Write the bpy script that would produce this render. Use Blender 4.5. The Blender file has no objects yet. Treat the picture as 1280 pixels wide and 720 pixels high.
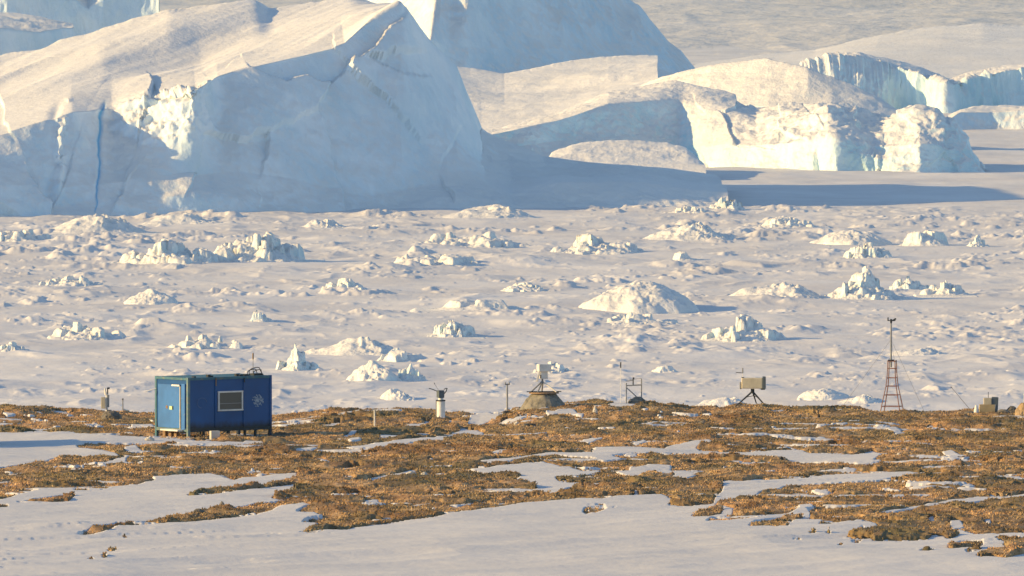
import bpy, bmesh, math, random
import numpy as np
from mathutils import Vector, Matrix
random.seed(7); RS = np.random.RandomState(11)
S = bpy.context.scene; C = S.collection; R = math.radians
# ------------------------------------------------------------------ camera
H = 87.0; F = 14222.0; YH = -150.0            # eye height over the sea ice, focal length in px, horizon row
PITCH = math.atan((360-YH)/F)
cd = bpy.data.cameras.new('camera'); cam = bpy.data.objects.new('camera', cd); C.objects.link(cam)
cd.sensor_width = 36; cd.lens = F/1280*36; cd.clip_start = 5; cd.clip_end = 120000
cam.location = (0, 0, H); cam.rotation_euler = (math.pi/2-PITCH, 0, 0); S.camera = cam
S.render.resolution_x = 1024; S.render.resolution_y = 576
# ------------------------------------------------------------------ light
SUN_EL = 17.0; SUN_AZ = -10.0                 # sun to the left, a little on the camera's side
sdir = Vector((-math.cos(R(SUN_EL))*math.cos(R(SUN_AZ)), math.cos(R(SUN_EL))*math.sin(R(SUN_AZ)), math.sin(R(SUN_EL))))
ld = bpy.data.lights.new('sun', 'SUN'); ld.energy = 5.0; ld.angle = R(0.5); ld.color = (1.0, 0.68, 0.26)
lo = bpy.data.objects.new('sun', ld); C.objects.link(lo); lo.rotation_euler = sdir.to_track_quat('Z', 'Y').to_euler()
W = bpy.data.worlds.new('World'); S.world = W; W.use_nodes = True
nt = W.node_tree; bg = nt.nodes['Background']; sk = nt.nodes.new('ShaderNodeTexSky'); sk.sky_type = 'NISHITA'
sk.sun_disc = False; sk.sun_elevation = R(SUN_EL); sk.sun_rotation = math.atan2(sdir.x, sdir.y); sk.air_density = 1.0; sk.dust_density = 0.2; sk.ozone_density = 2.2
nt.links.new(sk.outputs[0], bg.inputs[0]); bg.inputs[1].default_value = 0.127
S.view_settings.view_transform = 'Standard'; S.view_settings.look = 'None'; S.view_settings.gamma = 1
S.view_settings.exposure = 0.51; S.view_settings.use_curve_mapping = False

# ------------------------------------------------------------------ helpers
def ray(px, py):
    """world direction with unit y for photo pixel (1280 wide)"""
    px = np.asarray(px, float); py = np.asarray(py, float)
    cx = (px-640)/F; cy = -(py-360)/F
    s, c = math.sin(PITCH), math.cos(PITCH)
    y = c + cy*s; z = -s + cy*c
    return cx/y, z/y
def at(px, py, d):
    a, b = ray(px, py); return Vector((float(a)*d, d, H+float(b)*d))
def ground_d(py, z=0.0):
    a, b = ray(640, py); return (z-H)/b
def topix(x, y, z):
    s, c = math.sin(PITCH), math.cos(PITCH); zz = z-H
    w = y*c - zz*s; v = y*s + zz*c
    return 640+F*x/w, 360-F*v/w
def tag(o, label=None, cat=None, group=None, kind=None):
    if label: o['label'] = label
    if cat: o['category'] = cat
    if group: o['group'] = group
    if kind: o['kind'] = kind
    return o
def _h(ix, iy, iz, seed):
    n = (ix*374761393 + iy*668265263 + iz*2147483647 + seed*1274126177) & 0xffffffff
    n = ((n ^ (n >> 13))*1274126177) & 0xffffffff
    n = ((n ^ (n >> 16))*2246822519) & 0xffffffff
    return ((n ^ (n >> 15)) & 0xffffff)/float(0xffffff)*2-1
def noise(x, y, z=None, seed=0):
    x = np.asarray(x, float); y = np.asarray(y, float)
    ix = np.floor(x).astype(np.int64); iy = np.floor(y).astype(np.int64); fx = x-ix; fy = y-iy
    fx = fx*fx*fx*(fx*(fx*6-15)+10); fy = fy*fy*fy*(fy*(fy*6-15)+10)
    def pl(k):
        a = _h(ix, iy, k, seed); b = _h(ix+1, iy, k, seed); c = _h(ix, iy+1, k, seed); d = _h(ix+1, iy+1, k, seed)
        return (a*(1-fx)+b*fx)*(1-fy)+(c*(1-fx)+d*fx)*fy
    if z is None: return pl(0)
    z = np.asarray(z, float); iz = np.floor(z).astype(np.int64); fz = z-iz; fz = fz*fz*(3-2*fz)
    return pl(iz)*(1-fz)+pl(iz+1)*fz
def fbm(x, y, z=None, o=4, seed=0, ridged=False, gain=0.5):
    t = 0; a = 1; n = 0
    ca, sa = math.cos(0.6), math.sin(0.6)
    for i in range(o):
        v = noise(x, y, z, seed+i*17)
        if ridged: v = 1-2*np.abs(v)
        t = t+a*v; n += a; a *= gain
        x, y = (x*ca-y*sa)*2.03+3.1, (x*sa+y*ca)*2.03+7.7
        if z is not None: z = z*2.03+1.3
    return t/n
def sstep(a, b, v):
    t = np.clip((v-a)/(b-a), 0, 1); return t*t*(3-2*t)
def grid(name, X, Y, Z, mat, smooth=True, parent=None, attr=None):
    n, m = X.shape
    me = bpy.data.meshes.new(name)
    co = np.stack([X, Y, Z], -1).reshape(-1, 3).astype(np.float32)
    i = np.arange(n*m).reshape(n, m)
    q = np.stack([i[:-1, :-1], i[:-1, 1:], i[1:, 1:], i[1:, :-1]], -1).reshape(-1, 4).astype(np.int32)
    me.vertices.add(len(co)); me.vertices.foreach_set('co', co.ravel())
    me.loops.add(q.size); me.loops.foreach_set('vertex_index', q.ravel())
    me.polygons.add(len(q)); me.polygons.foreach_set('loop_start', np.arange(0, q.size, 4, dtype=np.int32))
    me.polygons.foreach_set('loop_total', np.full(len(q), 4, np.int32))
    me.update(); me.validate()
    me.polygons.foreach_set('use_smooth', np.full(len(me.polygons), smooth))
    me.materials.append(mat)
    if attr is not None:
        for k, v in attr.items():
            a = me.attributes.new(k, 'FLOAT', 'POINT'); a.data.foreach_set('value', v.astype(np.float32).ravel())
    o = bpy.data.objects.new(name, me); C.objects.link(o)
    if parent: o.parent = parent
    return o
def tris(name, co, f, mat, attr=None):
    me = bpy.data.meshes.new(name); co = co.astype(np.float32); f = f.astype(np.int32); k = f.shape[1]
    me.vertices.add(len(co)); me.vertices.foreach_set('co', co.ravel())
    me.loops.add(f.size); me.loops.foreach_set('vertex_index', f.ravel())
    me.polygons.add(len(f)); me.polygons.foreach_set('loop_start', np.arange(0, f.size, k, dtype=np.int32))
    me.polygons.foreach_set('loop_total', np.full(len(f), k, np.int32)); me.update(); me.materials.append(mat)
    o = bpy.data.objects.new(name, me); C.objects.link(o); return o

# ------------------------------------------------------------------ materials
def mat(name, col=(.5,.5,.5), rough=.7, metal=0, build=None):
    m = bpy.data.materials.new(name); m.use_nodes = True; t = m.node_tree; b = t.nodes['Principled BSDF']
    b.inputs['Base Color'].default_value = (*col, 1); b.inputs['Roughness'].default_value = rough; b.inputs['Metallic'].default_value = metal
    b.inputs['Specular IOR Level'].default_value = 0.3
    if build: build(t, b)
    return m
def nd(t, k, **kw):
    n = t.nodes.new(k)
    for a, v in kw.items():
        if a.startswith('i_'): n.inputs[a[2:].replace('_', ' ')].default_value = v
        else: setattr(n, a, v)
    return n
def tnoise(t, scale, detail=4, rough=.55, stretch=(1,1,1)):
    tc = nd(t, 'ShaderNodeNewGeometry'); mp = nd(t, 'ShaderNodeMapping'); mp.inputs['Scale'].default_value = stretch
    t.links.new(tc.outputs['Position'], mp.inputs['Vector'])
    n = nd(t, 'ShaderNodeTexNoise', i_Scale=scale, i_Detail=detail, i_Roughness=rough); t.links.new(mp.outputs[0], n.inputs['Vector'])
    return n
def ramp(t, src, stops):
    r = nd(t, 'ShaderNodeValToRGB'); e = r.color_ramp.elements
    while len(e) > 1: e.remove(e[-1])
    e[0].position = stops[0][0]; e[0].color = (*stops[0][1], 1)
    for p, c in stops[1:]:
        q = e.new(p); q.color = (*c, 1)
    t.links.new(src, r.inputs[0]); return r
def mixc(t, f, a, b, mode='MIX'):
    m = nd(t, 'ShaderNodeMix', data_type='RGBA', blend_type=mode)
    for s, v in ((0, f), (6, a), (7, b)):
        if hasattr(v, 'links'): t.links.new(v, m.inputs[s])
        else: m.inputs[s].default_value = v if s == 0 else (*v, 1)
    return m.outputs[2]
def bump(t, b, src, dist, strength=1):
    bp = nd(t, 'ShaderNodeBump', i_Strength=strength, i_Distance=dist); t.links.new(src, bp.inputs['Height'])
    old = b.inputs['Normal'].links
    if old: t.links.new(old[0].from_socket, bp.inputs['Normal'])
    t.links.new(bp.outputs[0], b.inputs['Normal'])
def G(v): return (v, v, v)
def b_snow(t, b, s1=.15, s2=1.2, d1=.12, c0=(.66,.64,.645), c1=(.82,.80,.795)):
    n1 = tnoise(t, s1, 5, .6, (1, .6, 1)); n2 = tnoise(t, s2, 5, .6, (1, .5, 1))
    r = ramp(t, n1.outputs[0], [(.3, c0), (.7, c1)])
    t.links.new(r.outputs[0], b.inputs['Base Color']); b.inputs['Roughness'].default_value = .75
    bump(t, b, n2.outputs[0], d1)
def b_ice(t, b, steep0=.55, steep1=.85, scale=.06, bd=.45, ice0=(.62,.76,.84), ice1=(.84,.89,.92), snow=(.85,.83,.81)):
    geo = nd(t, 'ShaderNodeNewGeometry'); sp = nd(t, 'ShaderNodeSeparateXYZ'); t.links.new(geo.outputs['Normal'], sp.inputs[0])
    n1 = tnoise(t, scale, 6, .6, (1, 1, .5)); n2 = tnoise(t, scale*6, 6, .65, (1, 1, .7))
    ic = ramp(t, n1.outputs[0], [(.35, ice0), (.62, ice1), (.75, (.8,.83,.83))])
    ad = nd(t, 'ShaderNodeMath', operation='MULTIPLY_ADD'); t.links.new(n2.outputs[0], ad.inputs[0]); ad.inputs[1].default_value = .7; t.links.new(sp.outputs[2], ad.inputs[2])
    mr = nd(t, 'ShaderNodeMapRange'); t.links.new(ad.outputs[0], mr.inputs[0]); mr.inputs[1].default_value = steep0+.35; mr.inputs[2].default_value = steep1+.35
    n3 = tnoise(t, scale*.6, 3); sn = ramp(t, n3.outputs[0], [(.35, tuple(c*.93 for c in snow)), (.65, snow)])
    t.links.new(mixc(t, mr.outputs[0], ic.outputs[0], sn.outputs[0]), b.inputs['Base Color']); b.inputs['Roughness'].default_value = .6
    bump(t, b, n2.outputs[0], bd)
M = {}
M['snow'] = mat('foreground_snow', build=lambda t, b: b_snow(t, b, .12, 1.6, .035, (.63,.615,.61), (.68,.665,.66)))
M['sea'] = mat('sea_ice_snow', build=lambda t, b: b_snow(t, b, .03, .35, .16, (.62,.60,.61), (.80,.78,.775)))
M['sheet'] = mat('ice_sheet_snow', build=lambda t, b: b_snow(t, b, .004, .02, 6.0, (.60,.585,.575), (.74,.715,.70)))
M['berg'] = mat('iceberg_ice', build=lambda t, b: b_ice(t, b))
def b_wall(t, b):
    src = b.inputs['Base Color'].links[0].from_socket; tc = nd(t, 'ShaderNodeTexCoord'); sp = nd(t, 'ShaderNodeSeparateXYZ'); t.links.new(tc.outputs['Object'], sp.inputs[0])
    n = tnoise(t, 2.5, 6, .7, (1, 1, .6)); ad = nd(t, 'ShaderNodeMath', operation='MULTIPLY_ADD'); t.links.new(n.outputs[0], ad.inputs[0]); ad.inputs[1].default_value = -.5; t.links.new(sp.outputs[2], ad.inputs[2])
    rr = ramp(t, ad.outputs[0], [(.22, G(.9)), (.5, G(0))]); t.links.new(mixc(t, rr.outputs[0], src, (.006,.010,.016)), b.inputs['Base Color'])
def b_bergA(t, b):
    b_ice(t, b)
    src = b.inputs['Base Color'].links[0].from_socket; a = nd(t, 'ShaderNodeAttribute', attribute_name='blue')
    t.links.new(mixc(t, a.outputs['Fac'], src, (.07, .42, .74)), b.inputs['Base Color'])
M['bergA'] = mat('tilted_iceberg_ice', build=b_bergA)
M['bergblue'] = mat('blue_iceberg_ice', build=lambda t, b: b_ice(t, b, .5, .8, .05, .8, (.52,.70,.82), (.74,.85,.92)))
M['cyan'] = mat('cyan_iceberg_ice', build=lambda t, b: b_ice(t, b, .5, .85, .05, .8, (.46,.70,.78), (.76,.89,.92)))
M['hum'] = mat('hummock_ice', build=lambda t, b: b_ice(t, b, .25, .6, .35, .18, (.50,.66,.72), (.76,.83,.84), (.82,.80,.78)))
def b_tundra(t, b):
    n1 = tnoise(t, .22, 8, .75, (1, .25, 1)); n2 = tnoise(t, 2.2, 6, .7, (1, .5, 1)); n3 = tnoise(t, .7, 5, .65, (1, .35, 1))
    r1 = ramp(t, n2.outputs[0], [(.28, (.09,.055,.025)), (.40, (.29,.17,.08)), (.53, (.46,.30,.15)), (.68, (.60,.46,.28))])
    r2 = ramp(t, n2.outputs[0], [(.28, (.04,.038,.02)), (.43, (.13,.11,.05)), (.60, (.29,.22,.11)), (.72, (.45,.35,.19))])
    m = ramp(t, n1.outputs[0], [(.42, G(0)), (.6, G(1))])
    c = mixc(t, m.outputs[0], r1.outputs[0], r2.outputs[0])
    r3 = ramp(t, n3.outputs[0], [(.38, (.5,.5,.52)), (.6, (1.25,1.15,1.1))])
    ca = nd(t, 'ShaderNodeAttribute', attribute_name='clump'); t.links.new(mixc(t, ca.outputs['Fac'], mixc(t, 1.0, c, r3.outputs[0], 'MULTIPLY'), mixc(t, m.outputs[0], (.24,.135,.06), (.15,.125,.065))), b.inputs['Base Color']); b.inputs['Roughness'].default_value = .95
    bump(t, b, n2.outputs[0], .08)
M['tundra'] = mat('tundra_turf', build=b_tundra)
def b_grass(t, b):
    g = nd(t, 'ShaderNodeNewGeometry'); n1 = tnoise(t, .22, 8, .75, (1, .25, 1)); n3 = tnoise(t, .7, 5, .65, (1, .35, 1)); r3 = ramp(t, n3.outputs[0], [(.38, (.5,.5,.52)), (.6, (1.25,1.15,1.1))])
    r1 = ramp(t, g.outputs['Random Per Island'], [(0, (.38,.24,.115)), (.5, (.49,.325,.165)), (1, (.60,.45,.27))])
    r2 = ramp(t, g.outputs['Random Per Island'], [(0, (.18,.145,.075)), (.5, (.28,.22,.115)), (1, (.42,.33,.18))])
    m = ramp(t, n1.outputs[0], [(.42, G(0)), (.6, G(1))])
    ca = nd(t, 'ShaderNodeAttribute', attribute_name='clump'); t.links.new(mixc(t, ca.outputs['Fac'], mixc(t, 1.0, mixc(t, m.outputs[0], r1.outputs[0], r2.outputs[0]), r3.outputs[0], 'MULTIPLY'), mixc(t, m.outputs[0], (.24,.135,.06), (.15,.125,.065))), b.inputs['Base Color']); b.inputs['Roughness'].default_value = .9
M['grass'] = mat('dry_grass', build=b_grass)
def paint(name, col, rough=.45, wear=.18, wcol=(.35,.3,.25), scale=3, metal=0, thr=.62):
    def f(t, b):
        n = tnoise(t, scale, 7, .7); n2 = tnoise(t, scale*.4, 4, .6)
        r = ramp(t, n.outputs[0], [(thr, G(0)), (thr+.09, G(wear))])
        v = ramp(t, n2.outputs[0], [(.3, tuple(c*.78 for c in col)), (.7, tuple(min(1, c*1.15) for c in col))])
        t.links.new(mixc(t, r.outputs[0], v.outputs[0], wcol), b.inputs['Base Color'])
        bump(t, b, n.outputs[0], .004)
    return mat(name, col, rough, metal, f)
M['blue'] = paint('worn_blue_paint', (.002,.072,.25), .4, .16, (.05,.10,.17), 1.6)
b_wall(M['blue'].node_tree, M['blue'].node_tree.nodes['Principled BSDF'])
M['lblue'] = paint('light_blue_door_paint', (.035,.15,.42), .5, .3, (.3,.34,.3), 2.5)
M['teal'] = paint('weathered_teal_frame', (.05,.15,.21), .6, .6, (.20,.20,.15), 4, thr=.54)
M['corner'] = paint('weathered_corner_paint', (.11,.19,.22), .6, .6, (.25,.24,.18), 5, thr=.52)
M['dark'] = paint('dark_steel', (.02,.025,.035), .6, .3, (.08,.05,.03), 6)
M['white'] = paint('white_paint', (.72,.70,.66), .5, .5, (.42,.38,.32), 5)
M['grey'] = paint('grey_metal', (.24,.245,.26), .5, .4, (.3,.28,.25), 6)
M['beige'] = paint('beige_panel', (.52,.46,.34), .6, .4, (.3,.26,.18), 5)
M['cream'] = paint('cream_casing', (.66,.58,.42), .6, .3, (.45,.38,.26), 5)
M['tan'] = paint('tan_plywood', (.42,.33,.19), .7, .4, (.26,.2,.12), 6)
M['red'] = paint('rusty_red_paint', (.22,.095,.07), .6, .6, (.30,.20,.16), 7, thr=.5)
M['slate'] = paint('slate_grey_paint', (.10,.125,.15), .6, .3, (.2,.2,.2), 6)
M['green'] = mat('pale_green_sticker', (.45,.6,.35), .5)
M['flake'] = mat('flaked_white_paint', (.36,.42,.50), .6)
M['flake2'] = mat('faint_scuffed_paint', (.06,.12,.28), .6)
M['wood'] = paint('weathered_timber', (.26,.17,.10), .8, .5, (.12,.08,.05), 8, thr=.5)
M['concrete'] = paint('rough_concrete', (.23,.21,.175), .9, .7, (.12,.115,.10), 3, thr=.48)
M['rock'] = paint('grey_rock', (.20,.18,.155), .9, .7, (.09,.085,.08), 3, thr=.48)
M['palerock'] = paint('pale_rock', (.55,.52,.47), .9, .5, (.3,.27,.22), 3)
M['brownrock'] = paint('ochre_rock', (.38,.27,.16), .9, .5, (.2,.14,.09), 3)
M['glass'] = mat('dusty_window_glass', (.10,.105,.10), .18, 0)
M['cable'] = mat('thin_cable', (.10,.10,.11), .6)

# ------------------------------------------------------------------ ground mask (patches of turf and lying snow)
SK = [(-200,508),(0,509),(40,509),(100,513),(190,517),(300,520),(350,521),(400,516),(450,513),(500,512),(545,516),(575,519),(600,519),(628,517),(645,510),(690,505),(740,503),(810,504),(860,511),(900,511),(925,507),(950,508),(1000,510),(1060,510),(1100,515),(1170,517),(1215,514),(1280,513),(1500,512)]
SKX = np.array([p[0] for p in SK]); SKY = np.array([p[1] for p in SK])
GRASS = [[(-300,480),(1600,480),(1600,672),(1290,672),(1280,672),(1255,677),(1245,673),(1240,667),(1225,668),(1200,661),(1190,664),(1200,668),(1185,673),(1180,668),(1165,668),(1160,673),(1135,674),(1120,675),(1092,676),(1090,672),(1075,672),(1053,671),(1060,669),(1085,665),(1100,660),(1090,652),(1080,650),(1060,651),(1045,654),(1022,656),(1030,650),(1012,648),(1015,642),(1010,636),(1000,634),(985,641),(960,644),(950,647),(930,651),(900,653),(881,653),(890,648),(915,645),(918,636),(908,632),(893,632),(900,627),(930,621),(895,627),(905,612),(910,603),(907,606),(897,622),(890,630),(860,632),(835,632),(845,625),(830,621),(818,617),(800,620),(795,612),(790,620),(775,622),(750,625),(720,625),(690,627),(670,629),(640,632),(600,637),(570,641),(540,646),(500,651),(470,656),(440,660),(430,662),(412,661),(395,668),(375,667),(392,658),(400,653),(376,652),(385,648),(405,646),(395,641),(368,640),(390,633),(380,630),(372,630),(340,624),(345,620),(375,612),(386,606),(370,604),(350,608),(330,607),(350,602),(372,597),(372,592),(345,594),(320,597),(305,598),(292,602),(278,596),(262,591),(240,592),(215,593),(190,596),(195,600),(180,603),(165,606),(150,608),(125,613),(97,614),(88,611),(50,613),(30,618),(20,621),(0,626),(-300,640)],
 [(97,668),(115,661),(145,656),(200,652),(210,646),(250,640),(270,638),(285,637),(320,630),(345,628),(372,624),(378,630),(350,635),(335,640),(322,643),(290,646),(270,650),(235,653),(200,655),(150,658),(125,666),(105,669)],
 [(233,619),(255,613),(285,612),(300,611),(320,608),(345,605),(345,608),(320,612),(290,616),(260,618),(240,620)],
 [(20,629),(45,624),(85,620),(95,619),(85,627),(50,630),(25,630)], [(-40,634),(10,632),(10,635),(-40,638)],
 [(133,688),(140,685),(149,687),(140,690)], [(109,699),(116,698),(117,701)], [(127,695),(134,695),(131,698)], [(152,670),(159,670),(157,672)],
 [(864,645),(875,640),(895,635),(906,636),(900,644),(880,648),(868,647)], [(933,657),(945,652),(975,648),(988,644),(1005,646),(990,651),(985,659),(965,660),(940,660)],
 [(1185,683),(1190,677),(1210,675),(1230,676),(1228,681),(1200,684),(1188,685)], [(1207,688),(1225,685),(1226,688),(1210,691)], [(1222,694),(1240,690),(1260,687),(1290,680),(1290,690),(1268,694),(1258,699),(1240,695),(1225,697)],
 [(1255,680),(1262,674),(1290,673),(1290,684),(1262,685)], [(1146,690),(1170,686),(1162,690)], [(1008,667),(1018,664),(1022,667)], [(988,675),(1000,673),(1002,676)], [(1043,682),(1055,680),(1053,683)], [(1061,676),(1080,674),(1072,678)],
 [(1028,665),(1040,664),(1038,667)], [(1031,681),(1037,679),(1037,682)], [(1070,662),(1080,658),(1080,662)],
 [(728,639),(735,632),(755,631),(760,636),(745,640),(732,641)], [(760,635),(772,633),(768,636)], [(1280,600),(1290,600),(1290,640)]]
SNOW = [[(-300,542),(30,540),(48,538),(80,541),(120,544),(160,546),(210,548),(240,549),(240,554),(210,554),(160,554),(110,553),(95,556),(100,561),(130,565),(118,570),(80,573),(45,580),(0,587),(-300,600)],
 [(100,562),(125,564),(145,567),(150,572),(118,574),(85,571)], [(155,560),(170,558),(178,564),(202,565),(158,568)], [(118,581),(160,572),(157,577),(130,583)],
 [(-20,527),(18,529),(32,531),(-20,533)], [(2,515),(12,516),(22,520),(8,522)], [(165,530),(192,531),(192,534),(163,533)],
 [(408,524),(430,520),(430,524),(412,526)], [(402,531),(427,528),(422,533),(405,536)], [(428,545),(440,540),(452,538),(441,546),(430,547)], [(434,550),(450,547),(453,550),(438,552)],
 [(485,535),(512,531),(542,526),(530,532),(505,536)], [(473,544),(505,545),(500,548),(475,547)], [(520,544),(538,545),(535,547),(520,547)],
 [(430,560),(460,557),(490,553),(520,549),(560,545),(573,541),(576,535),(595,538),(606,542),(585,545),(560,550),(545,555),(520,554),(500,558),(470,561),(440,562)],
 [(583,531),(587,520),(605,517),(625,518),(632,521),(615,527),(600,532)], [(560,527),(568,526),(570,529),(561,530)],
 [(366,562),(385,560),(400,560),(390,563),(370,565)], [(373,575),(392,573),(390,576)], [(402,571),(420,569),(418,573),(404,575)], [(418,586),(435,584),(452,583),(448,586),(420,587)], [(350,559),(368,557),(366,560)], [(318,565),(332,563),(326,567)],
 [(433,602),(460,598),(480,594),(500,592),(515,588),(522,591),(505,597),(480,599),(468,604),(450,602)],
 [(593,579),(612,575),(642,572),(690,567),(740,566),(745,560),(775,559),(800,561),(830,561),(865,553),(885,549),(892,554),(870,560),(875,564),(925,566),(960,564),(1000,562),(1012,566),(1035,567),(1070,568),(1090,563),(1102,566),(1092,575),(1105,578),(1080,581),(1040,579),(1000,578),(980,576),(965,571),(920,570),(870,568),(830,567),(790,568),(765,570),(780,575),(755,577),(740,573),(700,570),(665,573),(640,578),(610,581)],
 [(585,588),(620,583),(645,580),(680,577),(700,582),(730,588),(752,588),(745,592),(710,596),(690,597),(640,592),(600,591)],
 [(652,594),(690,594),(700,601),(740,605),(760,604),(785,601),(800,598),(770,600),(745,608),(720,608),(705,613),(722,615),(715,619),(680,620),(655,619),(672,610),(660,603),(645,600)],
 [(770,590),(790,587),(812,582),(840,583),(838,589),(815,590),(808,594),(790,595)], [(835,597),(848,591),(872,593),(860,596)],
 [(612,566),(625,563),(642,560),(640,564),(620,568)], [(530,618),(545,615),(558,614),(545,618)], [(505,634),(525,629),(543,628),(520,633)], [(555,633),(575,629),(615,626),(602,631),(570,635)], [(457,632),(466,628),(473,629),(462,632)], [(525,637),(545,635),(545,637)],
 [(893,624),(905,612),(903,601),(930,602),(945,598),(960,600),(1010,595),(1060,592),(1120,590),(1160,590),(1200,591),(1252,591),(1200,594),(1165,592),(1130,597),(1100,602),(1060,605),(1020,607),(985,609),(960,615),(935,620),(905,627),(893,628)],
 [(1088,641),(1110,638),(1140,634),(1180,628),(1220,622),(1260,621),(1290,617),(1290,622),(1262,625),(1230,628),(1190,632),(1150,636),(1120,640),(1095,642)],
 [(681,516),(700,514),(717,511),(722,516),(732,519),(728,522),(705,519),(685,520)], [(727,551),(740,548),(757,547),(745,552),(735,555)], [(790,554),(805,550),(811,553),(795,557)], [(756,507),(770,502),(800,503),(792,508),(765,509)], [(656,535),(671,532),(669,536)], [(720,528),(727,526),(726,529)], [(745,535),(770,535),(770,538),(748,537)], [(876,518),(890,517),(888,521)],
 [(1108,536),(1120,535),(1133,544),(1120,547)], [(1078,541),(1094,539),(1090,543)], [(1134,570),(1160,569),(1180,573),(1150,575)], [(1176,565),(1190,563),(1200,569),(1212,572),(1188,573)], [(1138,586),(1170,583),(1200,583),(1225,579),(1242,580),(1220,585),(1180,588),(1150,588)], [(1264,598),(1290,598),(1290,602),(1266,602)], [(1190,577),(1212,575),(1210,578)], [(1110,561),(1135,561),(1133,563)],
 [(1112,622),(1125,620),(1136,624),(1120,625)], [(1186,652),(1200,652),(1207,658),(1190,660)], [(1159,647),(1168,645),(1170,654),(1162,654)], [(1228,652),(1240,651),(1238,657)], [(997,632),(1015,630),(1018,634),(1000,636)],
 [(410,619),(422,617),(430,619),(418,621)], [(430,617),(450,616),(448,619)], [(205,552),(225,549),(250,551),(280,553),(330,552),(330,554),(280,555),(230,556)]]
MX0, MY0, MSC = -60, 480, 2
mw, mh = 1400*MSC, 260*MSC
mask = np.zeros((mh, mw), np.float32)
def fillp(poly, val):
    p = (np.array(poly, float)-[MX0, MY0])*MSC
    y0 = int(max(0, p[:, 1].min())); y1 = int(min(mh-1, p[:, 1].max()+1)); x0 = int(max(0, p[:, 0].min())); x1 = int(min(mw-1, p[:, 0].max()+1))
    if x1 <= x0 or y1 <= y0: return
    yy, xx = np.mgrid[y0:y1+1, x0:x1+1]; ins = np.zeros(xx.shape, bool)
    for a, b in zip(p, np.roll(p, -1, 0)):
        if a[1] == b[1]: continue
        c = ((yy < a[1]) != (yy < b[1])) & (xx < (b[0]-a[0])*(yy-a[1])/(b[1]-a[1])+a[0]); ins ^= c
    mask[y0:y1+1, x0:x1+1][ins] = val
for g in GRASS[:1]: fillp(g, 1)
for g in SNOW: fillp(g, 0)
for g in GRASS[1:]: fillp(g, 1)
def blur(a, r, ax):
    for _ in range(2):
        c = np.cumsum(np.concatenate([np.repeat(np.take(a, [0], ax), r+1, ax), a, np.repeat(np.take(a, [-1], ax), r, ax)], ax), ax)
        n = a.shape[ax]; a = (np.take(c, range(2*r+1, 2*r+1+n), ax)-np.take(c, range(0, n), ax))/(2*r+1)
    return a
mask = blur(blur(mask, 2, 1), 1, 0)
def samp(px, py):
    u = np.clip((px-MX0)*MSC, 0, mw-1.01); v = np.clip((py-MY0)*MSC, 0, mh-1.01)
    i = u.astype(int); j = v.astype(int); fu = u-i; fv = v-j
    return (mask[j, i]*(1-fu)+mask[j, i+1]*fu)*(1-fv)+(mask[j+1, i]*(1-fu)+mask[j+1, i+1]*fu)*fv
RD = 556.0
def base_z(x, d):
    zp = H-24.9+0.0225*(508-d)
    px = 640+x/d*F*1.0
    zr = H+ray(640, np.interp(640+x/RD*F, SKX, SKY))[1]*RD
    zp0 = H-24.9+0.0225*(508-RD)
    z = zp+(zr-zp0)*sstep(505, RD, np.minimum(d, RD))
    dd = np.maximum(d-RD, 0)
    z = z-dd*0.05*sstep(0, 12, dd)-0.06*dd
    return np.where(d > 1100, np.maximum(z, -6), z)
HX = (235-640)/F*508; HZ = float(at(235, 548.5, 508.0).z)
def wob(x, d):
    return fbm(x/2.6, d/7.0, o=5, seed=3)*.9 + fbm(x/.5, d/1.6, o=4, seed=9, gain=.65)*.55 + fbm(x/.28, d/1.1, o=2, seed=10)*.22
def turfiness(x, d, px, py):
    m = samp(px, py)
    f = fbm(x/1.3, d/4.0, o=5, seed=31, gain=.6)
    fl = sstep(.34, .5, f)*.75                                  # small snow flecks left among the turf
    gf = sstep(.38, .5, fbm(x/.9+40, d/3.2, o=4, seed=33, gain=.6))*.5*sstep(.02, .3, m)
    return m-0.54+wob(x, d)*.42 - np.where(m > .6, fl, 0)+np.where(m < .5, gf, 0)-sstep(.24, .40, fbm(x/3.4, d/2.0, o=4, seed=35, gain=.55))*.62*(m > .6)
def clump(x, d): return sstep(.12, .42, fbm(x/2.1, d/5.5, o=4, seed=68))
def ground_all(x, d):
    zb = base_z(x, d) + fbm(x/9, d/22, o=3, seed=51)*.16*sstep(900, 500, d)
    px, py = topix(x, d, zb)
    t = turfiness(x, d, px, py); t = np.where(d > 640, -1, t)
    tus = fbm(x/.8, d/1.4, o=4, seed=61)*.075 + fbm(x/3.6, d/9, o=3, seed=64, ridged=True)*.17+fbm(x/1.4, d/3, o=2, seed=66, ridged=True)*.05
    cl = clump(x, d); tus = tus+cl*.10*sstep(.0, .4, t)
    turf = zb+(tus+.02)*sstep(-.1, .35, t)-.03
    sas = fbm((x+d*.25)/4.5, d/3.2, o=4, seed=71)*.05 + fbm((x+d*.12)/12, (d-x*1.2)/10, o=3, seed=74, ridged=True)*.10 + sstep(.12, .22, fbm((x+d*.15)/7, (d-x*.8)/4.3, o=5, seed=77))*.05*sstep(-.1, .3, fbm(x/14, d/20, o=2, seed=78))
    snow = zb-.03+np.clip(-t*.4, -.35, .035)+sas*sstep(.1, -.3, t)
    turf = turf-.5*sstep(0, -.35, t)
    lx = (x-HX)*math.cos(R(38))+(d-508)*math.sin(R(38)); ly = -(x-HX)*math.sin(R(38))+(d-508)*math.cos(R(38))
    pad = sstep(1.6, .3, np.maximum(np.maximum(-lx, lx-4.68), np.maximum(-ly, ly-2.5)))
    tf = HZ-.06+tus*.5; turf = turf*(1-pad)+tf*pad; snow = snow*(1-pad)+(HZ-.03+.10*(fbm(x/1.1, d/2, o=3, seed=91)))*pad
    return turf, snow, t
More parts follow.
